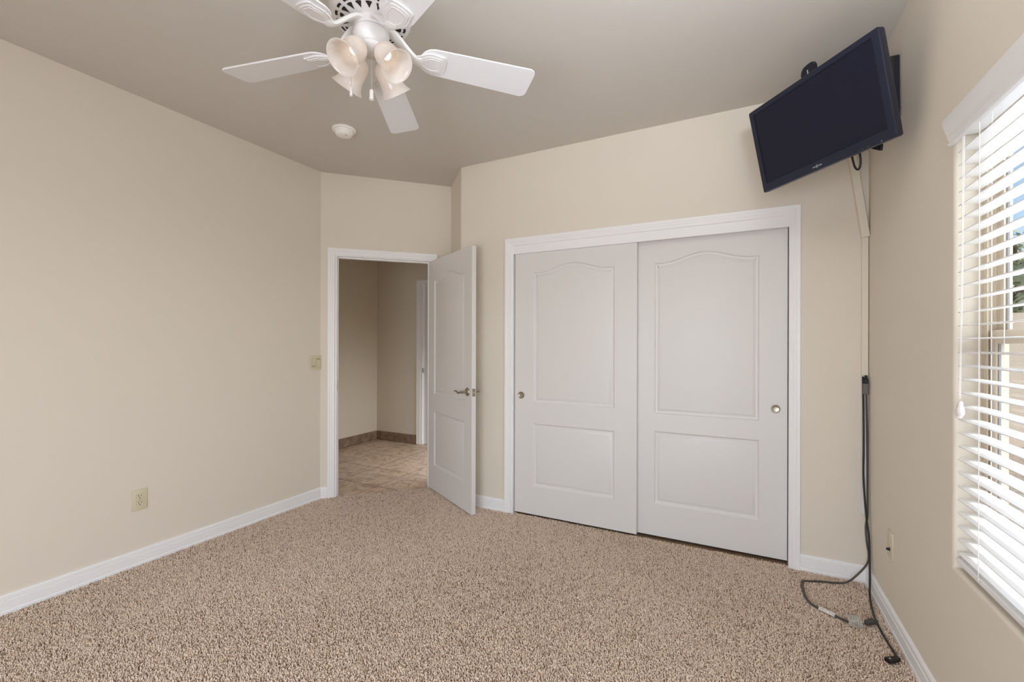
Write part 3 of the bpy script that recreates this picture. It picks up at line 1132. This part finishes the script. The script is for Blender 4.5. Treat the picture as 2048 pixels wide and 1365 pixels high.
# bracket
mt = thing('corner_bracket', 'black steel corner bracket holding the television to the walls', 'wall bracket', (RX, D, 2.4))
bm = bmesh.new()
# rail plate behind the set with an upper hook that shows above it
hook = [(-0.048, -0.16), (0.020, -0.16), (0.020, 0.255), (0.014, 0.268), (0.004, 0.2685), (-0.012, 0.268), (-0.030, 0.264), (-0.042, 0.254), (-0.048, 0.238)]
MTB = Matrix.Translation((-RX, -D, -2.4)) @ MT
a = [bm.verts.new(MTB @ Vector((x, 0.048, z))) for x, z in hook]
b = [bm.verts.new(MTB @ Vector((x, 0.070, z))) for x, z in hook]
nn = len(hook)
bm.faces.new(a)
bm.faces.new(list(reversed(b)))
for i in range(nn):
    bm.faces.new((a[i], a[(i + 1) % nn], b[(i + 1) % nn], b[i]))
mp_ = obj('mounting_rail', bm, 'bracket', mt)
obj('slot_mark', box(-0.0022, 0.0022, 0.0472, 0.0480, 0.226, 0.246, mtx=MTB @ Matrix.Rotation(0, 4, 'Y') @ Matrix.Translation((-0.012, 0, 0))), 'logo', mp_)
# wing fixed to the window wall, rounded top, seen right of the set
bm = bmesh.new()
wing = [(2.50, 2.30), (2.51, 2.578), (2.53, 2.592), (2.57, 2.612), (2.62, 2.632), (2.66, 2.640), (2.71, 2.632), (2.75, 2.60), (2.75, 2.34), (2.62, 2.30)]
a = [bm.verts.new((-0.002, y - D, z - 2.4)) for y, z in wing]
b = [bm.verts.new((-0.022, y - D, z - 2.4)) for y, z in wing]
nn = len(wing)
bm.faces.new(a)
bm.faces.new(list(reversed(b)))
for i in range(nn):
    bm.faces.new((a[i], a[(i + 1) % nn], b[(i + 1) % nn], b[i]))
obj('wall_plate', bm, 'bracket', mt)
bm = bmesh.new()
bm_box(bm, -0.24, -0.04, -0.022, -0.002, 0.02, 0.20)
obj('wall_plate', bm, 'bracket', mt)
bm = bmesh.new()
bm_tube(bm, [(-0.02, -0.40, 0.05), (-0.185, -0.44, 0.02)], 0.018, 12)
bm_tube(bm, [(-0.14, -0.02, 0.10), (-0.225, -0.49, 0.02)], 0.018, 12)
obj('swing_arm', bm, 'bracket', mt, smooth=40)
# small lower lug
bm = bmesh.new()
lug = [(0.150, -0.17), (0.206, -0.17), (0.207, -0.206), (0.201, -0.224), (0.172, -0.204)]
a = [bm.verts.new(MTB @ Vector((x, 0.085, z))) for x, z in lug]
b = [bm.verts.new(MTB @ Vector((x, 0.100, z))) for x, z in lug]
bm.faces.new(a)
bm.faces.new(list(reversed(b)))
for i in range(5):
    bm.faces.new((a[i], a[(i + 1) % 5], b[(i + 1) % 5], b[i]))
bm_box(bm, 0.0, 0.2, 0.085, 0.100, -0.19, -0.16, mtx=MTB)
obj('lower_lug', bm, 'bracket', mt)

# cable loop under the set
lo = [(0.093, 0.075, -0.19), (0.094, 0.075, -0.225), (0.097, 0.075, -0.250), (0.105, 0.075, -0.265), (0.114, 0.075, -0.264), (0.122, 0.075, -0.250), (0.127, 0.075, -0.225), (0.127, 0.075, -0.19)]
o = obj('cable_loop', tube([MT @ p for p in smooth_path(lo, 5)], 0.0042, 8), 'blackcord', smooth=50)
tag(o, 'short loop of black cable hanging below the television', 'cable')

# ------------------------------------------------------------------ cable covers in the corner
def bar(p0, p1, w, t, along_w, m, bev=0.003):
    p0, p1 = Vector(p0), Vector(p1)
    ax = (p1 - p0)
    ln = ax.length
    ax.normalize()
    wv = Vector(along_w)
    wv = (wv - ax * wv.dot(ax)).normalized()
    mm = frame(p0, wv, ax.cross(wv), ax)
    bm = bmesh.new()
    bm_box(bm, -w / 2, w / 2, -t / 2, t / 2, 0, ln, bev, 2, mtx=mm)
    return bm
cu = thing('slanted_cable_cover', 'beige slanted cable cover running from the television down to the corner', 'cable cover', (0.60, D, 1.88))
bm = bar((0.614 - 0.60, -0.019, 1.886 - 1.88), (0.545 - 0.60, -0.019, 2.40 - 1.88), 0.036, 0.034, (1, 0, 0), 'cover')
obj('cover', bm, 'cover', cu)
cv = thing('upright_cable_cover', 'beige upright cable cover in the right corner, open white channel below', 'cable cover', (0.612, D, 0.37))
obj('cover', box(-0.0125, 0.0165, -0.016, -0.001, 0.765, 1.52, 0.002, 1), 'cover', cv)
bm = bmesh.new()
bm_box(bm, -0.0125, 0.0165, -0.004, -0.0005, 0.010, 0.766)
bm_box(bm, -0.0125, -0.0105, -0.0105, -0.003, 0.010, 0.766)
bm_box(bm, 0.0145, 0.0165, -0.0105, -0.003, 0.010, 0.766)
obj('channel', bm, 'white', cv, label='open white cable channel')

# ------------------------------------------------------------------ cables on wall and carpet
FZ = 0.017
g = thing('grey_power_cable', 'flat dark grey power cable with paper tags curled on the carpet in the corner', 'cable')
path = smooth_path([(0.615, 2.997, 1.075), (0.6175, 2.995, 1.0), (0.621, 2.993, 0.737), (0.622, 2.991, 0.469), (0.622, 2.990, 0.385), (0.613, 2.982, 0.326), (0.614, 2.965, 0.25), (0.620, 2.955, 0.19),
                    (0.612, 2.950, 0.14), (0.570, 2.945, 0.075), (0.527, 2.940, FZ + 0.012), (0.479, 2.930, FZ), (0.401, 2.905, FZ), (0.340, 2.880, FZ), (0.318, 2.862, FZ + 0.004), (0.310, 2.830, FZ), (0.307, 2.78, FZ), (0.310, 2.690, FZ), (0.326, 2.635, FZ), (0.360, 2.600, FZ), (0.392, 2.580, FZ), (0.430, 2.556, FZ), (0.458, 2.540, FZ)], 7)
obj('cord', tube(path, 0.0072, 10, 0.62), 'graycord', g, smooth=60)
obj('socket_end', bar((0.613, 2.994, 1.095), (0.613, 2.994, 1.035), 0.026, 0.018, (1, 0, 0), 0, 0.005), 'connector', g)
bm = bmesh.new()
for z0, z1, w in ((1.095, 1.118, 0.020), (1.118, 1.130, 0.015), (1.130, 1.138, 0.012)):
    bm_box(bm, 0.615 - w / 2, 0.615 + w / 2, 2.988, 3.002, z0, z1, 0.002, 1)
obj('inlet_plug', bm, 'blackcord', g)
bm = bmesh.new()
bm_tube(bm, smooth_path([(0.357, 2.603, FZ + 0.003), (0.385, 2.585, FZ + 0.003), (0.414, 2.566, FZ + 0.003)], 4), 0.0125, 10, 0.7)
obj('wrapped_tag', bm, 'tag', g, smooth=60, label='white printed tag wrapped on the cable')
# folded paper tag: curled sheet standing on its edges beside the plug
bm = bmesh.new()
rows = []
fa = Vector((0.86, 0.16, 0))          # along the label
fb = Vector((-0.30, 0.62, 0)).normalized()
for i in range(11):
    t = i / 10
    a = R_(-38 + 196 * t)
    c0 = Vector((0.466, 2.522, FZ + 0.012)) + fb * (-0.024 * math.cos(a)) + Vector((0, 0, 0.026 * math.sin(a) + 0.006))
    rows.append([c0 - fa * 0.028, c0 + fa * 0.006, c0 + fa * 0.034])
va = [[bm.verts.new(p) for p in r] for r in rows]
for r0, r1 in zip(va, va[1:]):
    for j in (0, 1):
        bm.faces.new((r0[j], r0[j + 1], r1[j + 1], r1[j]))
bmesh.ops.solidify(bm, geom=bm.faces[:], thickness=0.0006)
obj('paper_tag', bm, 'tag', g, smooth=60, label='curled white printed paper tag')
bm = bmesh.new()
mpl = frame((0.538, 2.556, FZ + 0.012), (0.80, 0.55, 0.16), (-0.55, 0.8, 0), (-0.13, -0.09, 1))
bm_prism(bm, [(-0.020, -0.006), (-0.010, -0.011), (0.026, -0.013), (0.028, 0.013), (-0.010, 0.011), (-0.020, 0.006)], -0.009, 0.009, mpl)
bmesh.ops.bevel(bm, geom=bm.edges[:], offset=0.002, segments=1, affect='EDGES')
for y in (-0.006, 0.006):
    bm_box(bm, 0.027, 0.043, y - 0.003, y + 0.003, -0.0008, 0.0008, mtx=mpl)
obj('wall_plug', bm, 'graycord', g)
obj('plug_lead', tube(smooth_path([(0.455, 2.540, FZ), (0.485, 2.537, FZ + 0.002), (0.515, 2.543, FZ + 0.006)], 4), 0.0052, 8, 0.7), 'graycord', g, smooth=60)

k_ = thing('black_signal_cable', 'thin black cable hanging in the corner and trailing along the right baseboard', 'cable')
path = smooth_path([(0.6035, 3.006, 1.13), (0.6045, 2.995, 0.95), (0.6045, 2.990, 0.739), (0.6035, 2.985, 0.58), (0.6120, 2.968, 0.386), (0.620, 2.955, 0.293), (0.620, 2.938, 0.196), (0.615, 2.907, 0.090), (0.604, 2.855, FZ + 0.006), (0.588, 2.747, FZ - 0.001), (0.577, 2.629, FZ - 0.001), (0.576, 2.50, FZ - 0.001), (0.583, 2.392, FZ - 0.001), (0.588, 2.335, FZ)], 7)
obj('cord', tube(path, 0.0048, 9), 'blackcord', k_, smooth=60)
mpl = frame((0.560, 2.306, FZ + 0.004), (-0.80, -0.60, 0), (0.6, -0.8, 0), (0, 0, 1))
bm = bmesh.new()
bm_prism(bm, [(-0.036, -0.007), (-0.012, -0.007), (-0.004, -0.0125), (0.024, -0.0125), (0.024, 0.0125), (-0.004, 0.0125), (-0.012, 0.007), (-0.036, 0.007)], -0.007, 0.008, mpl)
bmesh.ops.bevel(bm, geom=bm.edges[:], offset=0.0015, segments=1, affect='EDGES')
cn = obj('connector', bm, 'blackcord', k_, label='black rectangular connector')
obj('centre_pin', lathe([(0, 0.0092), (0.0028, 0.0090), (0.0034, 0.0075), (0, 0.0075)], 12, mpl @ Matrix.Translation((0.010, 0, 0))), 'logo', cn, smooth=40)

# ------------------------------------------------------------------ wall plates
def plate(w, h, t=0.006):
    bm = bmesh.new()
    bm_box(bm, -w / 2, w / 2, -t, 0, -h / 2, h / 2, 0.0028, 2)
    return bm
ls = thing('light_switch', 'almond double rocker switch plate left of the doorway', 'light switch', (L, 2.528, 1.146), (0, 0, PI / 2))
obj('wall_plate', plate(0.124, 0.121), 'almond', ls, smooth=40)
for x in (-0.023, 0.023):
    obj('switch_surround', box(x - 0.0185, x + 0.0185, -0.0066, -0.005, -0.0355, 0.0355), 'almond_line', ls)
    bm = bmesh.new()
    rockf = [(-0.0345, -0.0062), (0.0, -0.0074), (0.0345, -0.0098)] if x < 0 else [(-0.0345, -0.0098), (0.0, -0.0074), (0.0345, -0.0062)]
    fr = [[bm.verts.new((x + sx * 0.0168, y, z)) for sx in (-1, 1)] for z, y in rockf]
    bk = [[bm.verts.new((x + sx * 0.0168, -0.004, z)) for sx in (-1, 1)] for z, y in rockf]
    for i in range(2):
        bm.faces.new((fr[i][0], fr[i][1], fr[i + 1][1], fr[i + 1][0]))
        for s in (0, 1):
            bm.faces.new((fr[i][s], fr[i + 1][s], bk[i + 1][s], bk[i][s]))
    bm.faces.new((fr[0][0], fr[0][1], bk[0][1], bk[0][0]))
    bm.faces.new((fr[2][0], fr[2][1], bk[2][1], bk[2][0]))
    obj('rocker', bm, 'almond', ls)
for x in (-0.023, 0.023):
    for z in (-0.048, 0.048):
        obj('screw', lathe([(0, 0.0072), (0.0028, 0.0068), (0.003, 0.005), (0, 0.005)], 12, frame((x, 0, z), (1, 0, 0), (0, 0, 1), (0, -1, 0))), 'almond_line', ls)

ot = thing('power_outlet', 'almond duplex power outlet low on the long left wall', 'power outlet', (L, 1.319, 0.388), (0, 0, PI / 2))
obj('wall_plate', plate(0.076, 0.122), 'almond', ot, smooth=40)
for zc in (0.0195, -0.0195):
    pts = []
    for k in range(28):
        a = 2 * PI * k / 28
        pts.append((max(-0.0172, min(0.0172, 0.0205 * math.cos(a))), max(-0.0145, min(0.0145, 0.0205 * math.sin(a)))))
    mo = frame((0, 0, zc), (1, 0, 0), (0, 0, 1), (0, -1, 0))
    obj('receptacle_rim', prism([(x * 1.06, y * 1.06) for x, y in pts], 0.005, 0.0063, mo), 'almond_line', ot)
    rc = obj('receptacle', prism(pts, 0.005, 0.0078, mo), 'almond', ot)
    bm = bmesh.new()
    bm_box(bm, -0.0078, -0.0052, -0.0083, -0.007, zc + 0.001, zc + 0.0098)
    bm_box(bm, 0.0054, 0.0076, -0.0083, -0.007, zc + 0.002, zc + 0.0095)
    bm_lathe(bm, [(0, 0.0083), (0.0028, 0.0083), (0.0028, 0.007), (0, 0.007)], 12, mo @ Matrix.Translation((0, -0.0075, 0)))
    obj('socket_hole_shade', bm, 'slot', rc)  # raised dark shapes painted as the shade in the holes
obj('screw', lathe([(0, 0.0075), (0.0026, 0.007), (0.003, 0.005), (0, 0.005)], 12, frame((0, 0, 0), (1, 0, 0), (0, 0, 1), (0, -1, 0))), 'almond_line', ot)

cx = thing('coaxial_outlet', 'almond wall plate with a threaded coaxial jack beside the right corner', 'wall socket', (RX, 2.614, 0.381), (0, 0, -PI / 2))
obj('wall_plate', plate(0.078, 0.124), 'almond', cx, smooth=40)
mo = frame((0.0, 0, -0.022), (1, 0, 0), (0, 0, 1), (0, -1, 0))
obj('coaxial_jack', lathe([(0.0085, 0.005), (0.0085, 0.0085), (0.0056, 0.0085), (0.0052, 0.0105), (0.0056, 0.0125), (0.0052, 0.0145), (0.0056, 0.0165), (0.005, 0.0185), (0.0028, 0.0185), (0.0028, 0.012), (0, 0.012)], 18, mo), 'bracket', cx, smooth=40, label='dark metal threaded jack')

# ------------------------------------------------------------------ outside the window
struct('ground', box(-30, 40, -30, 60, -0.25, -0.15), 'ground', 'pale gravel ground outside the window', 'ground')
o = obj('garden_wall', box(1.5, 16, 9.0, 9.2, -0.2, 1.78), 'stucco')
tag(o, 'tan stucco garden wall outside the window', 'garden wall')
struct('trim_4', box(RX + 0.1, RX + 0.75, YB - 0.3, 5.0, H + 0.02, H + 0.12), 'roof', 'unseen roof eave added above the window to shade the sun', 'eave')  # unseen overhang added to keep direct sun off the window top


def tree(x, y, h, rad, seed, label):
    rnd = random.Random(seed)
    t = thing('leafy_tree', label, 'tree', (x, y, -0.15), group='trees beyond the garden wall')
    bm = bmesh.new()
    bm_tube(bm, smooth_path([(0, 0, 0), (0.05, 0.02, h * 0.3), (-0.04, 0.05, h * 0.6), (0.03, 0, h * 0.9)], 4), [0.14 - 0.1 * i / 12 for i in range(13)], 8)
    for k in range(7):
        a = rnd.random() * 2 * PI
        z = h * (0.35 + 0.08 * k)
        bm_tube(bm, [(0, 0, z), (rad * 0.4 * math.cos(a), rad * 0.4 * math.sin(a), z + 0.4), (rad * 0.75 * math.cos(a), rad * 0.75 * math.sin(a), z + 0.7)], [0.05, 0.035, 0.015], 6)
    obj('trunk', bm, 'bark', t, smooth=50)
    bm = bmesh.new()
    for k in range(4200):
        u = rnd.gauss(0, 1), rnd.gauss(0, 1), rnd.gauss(0, 1)
        ln = math.sqrt(sum(c * c for c in u))
        rr_ = rad * (0.45 + 0.6 * rnd.random())
        p = Vector((u[0] / ln * rr_, u[1] / ln * rr_, h * 0.66 + u[2] / ln * rr_ * 0.95))
        d = Vector((rnd.uniform(-1, 1), rnd.uniform(-1, 1), rnd.uniform(-0.6, 0.6))).normalized()
        sd_ = d.cross(Vector((rnd.uniform(-1, 1), rnd.uniform(-1, 1), rnd.uniform(-1, 1)))).normalized()
        s = rnd.uniform(0.05, 0.10)
        q = [p - d * s, p + sd_ * s * 0.45, p + d * s, p - sd_ * s * 0.45]
        bm.faces.new([bm.verts.new(v) for v in q])
    obj('foliage', bm, 'leaf', t)


tree(4.4, 10.9, 3.4, 1.25, 1, 'small leafy tree outside, left of the others behind the garden wall')
tree(7.4, 11.6, 4.0, 1.45, 2, 'middle leafy tree outside behind the garden wall')
tree(10.6, 11.8, 3.8, 1.4, 3, 'rightmost leafy tree outside behind the garden wall')

# ------------------------------------------------------------------ carpet pile (short twisted tufts)
rng = np.random.default_rng(7)
STEP = 0.0057
gx = np.arange(L + 0.016, RX - 0.016, STEP)
gy = np.arange(0.0, D + 0.02, STEP)
gxx, gyy = np.meshgrid(gx, gy)
pts2 = np.stack([gxx.ravel(), gyy.ravel()], 1)
pts2 += rng.uniform(-0.5, 0.5, pts2.shape) * STEP
px_, py_ = pts2[:, 0], pts2[:, 1]
# triangle beyond the diagonal wall: add the alcove, then keep what lies in the room
gx2 = np.arange(L + 0.016, C2.x, STEP)
gy2 = np.arange(D + 0.02, B2.y, STEP)
a_, b_ = np.meshgrid(gx2, gy2)
e2 = np.stack([a_.ravel(), b_.ravel()], 1)
e2 += rng.uniform(-0.5, 0.5, e2.shape) * STEP
pts2 = np.concatenate([pts2, e2])
px_, py_ = pts2[:, 0], pts2[:, 1]
sd_a = (px_ - A2.x) * NRM.x + (py_ - A2.y) * NRM.y            # >0 in the room side of the diagonal
in_ret = (px_ - C2.x) * 1 + (py_ - C2.y) * 1                  # return wall: keep x+y below the corner
closet = (px_ > CX0 + 0.004) & (px_ < CX1 - 0.004)
s_al = (px_ - A2.x) * DIA.x + (py_ - A2.y) * DIA.y
dr_ok = (s_al > DS0 + 0.004) & (s_al < DS1 - 0.004)
keep = (sd_a > np.where(dr_ok, 0.0, 0.012)) & ((in_ret < -0.015) | (py_ < D - 0.012) | (closet & (px_ > C2.x)))
keep &= ~((px_ > C2.x) & (py_ > D - 0.012) & ~closet)
# skip what no view from the neighbourhood of the camera can show (far left foreground)
keep &= (py_ > 0.0)
pts2 = pts2[keep]
N = len(pts2)
ht = rng.uniform(0.008, 0.0145, N)
la = rng.uniform(0, 2 * np.pi, N)
lean = rng.uniform(0.0, 0.0075, N)
r0 = rng.uniform(0.0021, 0.0032, N)
patch = 0.5 + 0.5 * np.sin(pts2[:, 0] * 3.1 + 1.2 * np.sin(pts2[:, 1] * 2.3)) * np.sin(pts2[:, 1] * 2.7 + 0.8 * np.sin(pts2[:, 0] * 1.9))
K = 4
rows = [(0.0, 0.75, 0.0), (0.55, 1.0, 0.45), (0.9, 0.8, 0.85)]
V = np.zeros((N, 3 * K + 1, 3), np.float32)
a_off = rng.uniform(0, 2 * np.pi, N)
for ri, (hz_, rs, ls_) in enumerate(rows):
    for k in range(K):
        ang_ = a_off + 2 * np.pi * k / K + ri * 0.5
        V[:, ri * K + k, 0] = pts2[:, 0] + lean * ls_ * np.cos(la) + r0 * rs * np.cos(ang_)
        V[:, ri * K + k, 1] = pts2[:, 1] + lean * ls_ * np.sin(la) + r0 * rs * np.sin(ang_)
        V[:, ri * K + k, 2] = ht * hz_
V[:, 3 * K, 0] = pts2[:, 0] + lean * 1.05 * np.cos(la)
V[:, 3 * K, 1] = pts2[:, 1] + lean * 1.05 * np.sin(la)
V[:, 3 * K, 2] = ht
quads = []
for ri in range(2):
    for k in range(K):
        j = (k + 1) % K
        quads.append((ri * K + k, ri * K + j, (ri + 1) * K + j, (ri + 1) * K + k))
tris = [(2 * K + k, 2 * K + (k + 1) % K, 3 * K) for k in range(K)]
per = np.array([i for q in quads for i in q] + [i for t in tris for i in t], np.int32)
NV = 3 * K + 1
loops_ = (per[None, :] + (np.arange(N, dtype=np.int32) * NV)[:, None]).ravel()
sizes = np.tile(np.array([4] * len(quads) + [3] * len(tris), np.int32), N)
starts = np.concatenate([[0], np.cumsum(sizes)[:-1]]).astype(np.int32)
me = bpy.data.meshes.new('carpet_pile')
me.vertices.add(N * NV)
me.vertices.foreach_set('co', V.ravel())
me.loops.add(len(loops_))
me.loops.foreach_set('vertex_index', loops_)
me.polygons.add(len(sizes))
me.polygons.foreach_set('loop_start', starts)
me.polygons.foreach_set('use_smooth', np.ones(len(sizes), bool))
me.update(calc_edges=True)
att = me.attributes.new('yarn', 'FLOAT', 'POINT')
yarn = np.clip(np.where(rng.random(N) < 0.14, rng.uniform(0.0, 0.25, N), rng.normal(0.56, 0.18, N)) + (patch - 0.5) * 0.12, 0, 1).astype(np.float32)
att.data.foreach_set('value', np.repeat(yarn, NV))
me.materials.append(M['carpet'])
o = bpy.data.objects.new('carpet_pile', me)
C.objects.link(o)
tag(o, 'short tan frieze pile of the wall to wall carpet', 'carpet', kind='stuff')
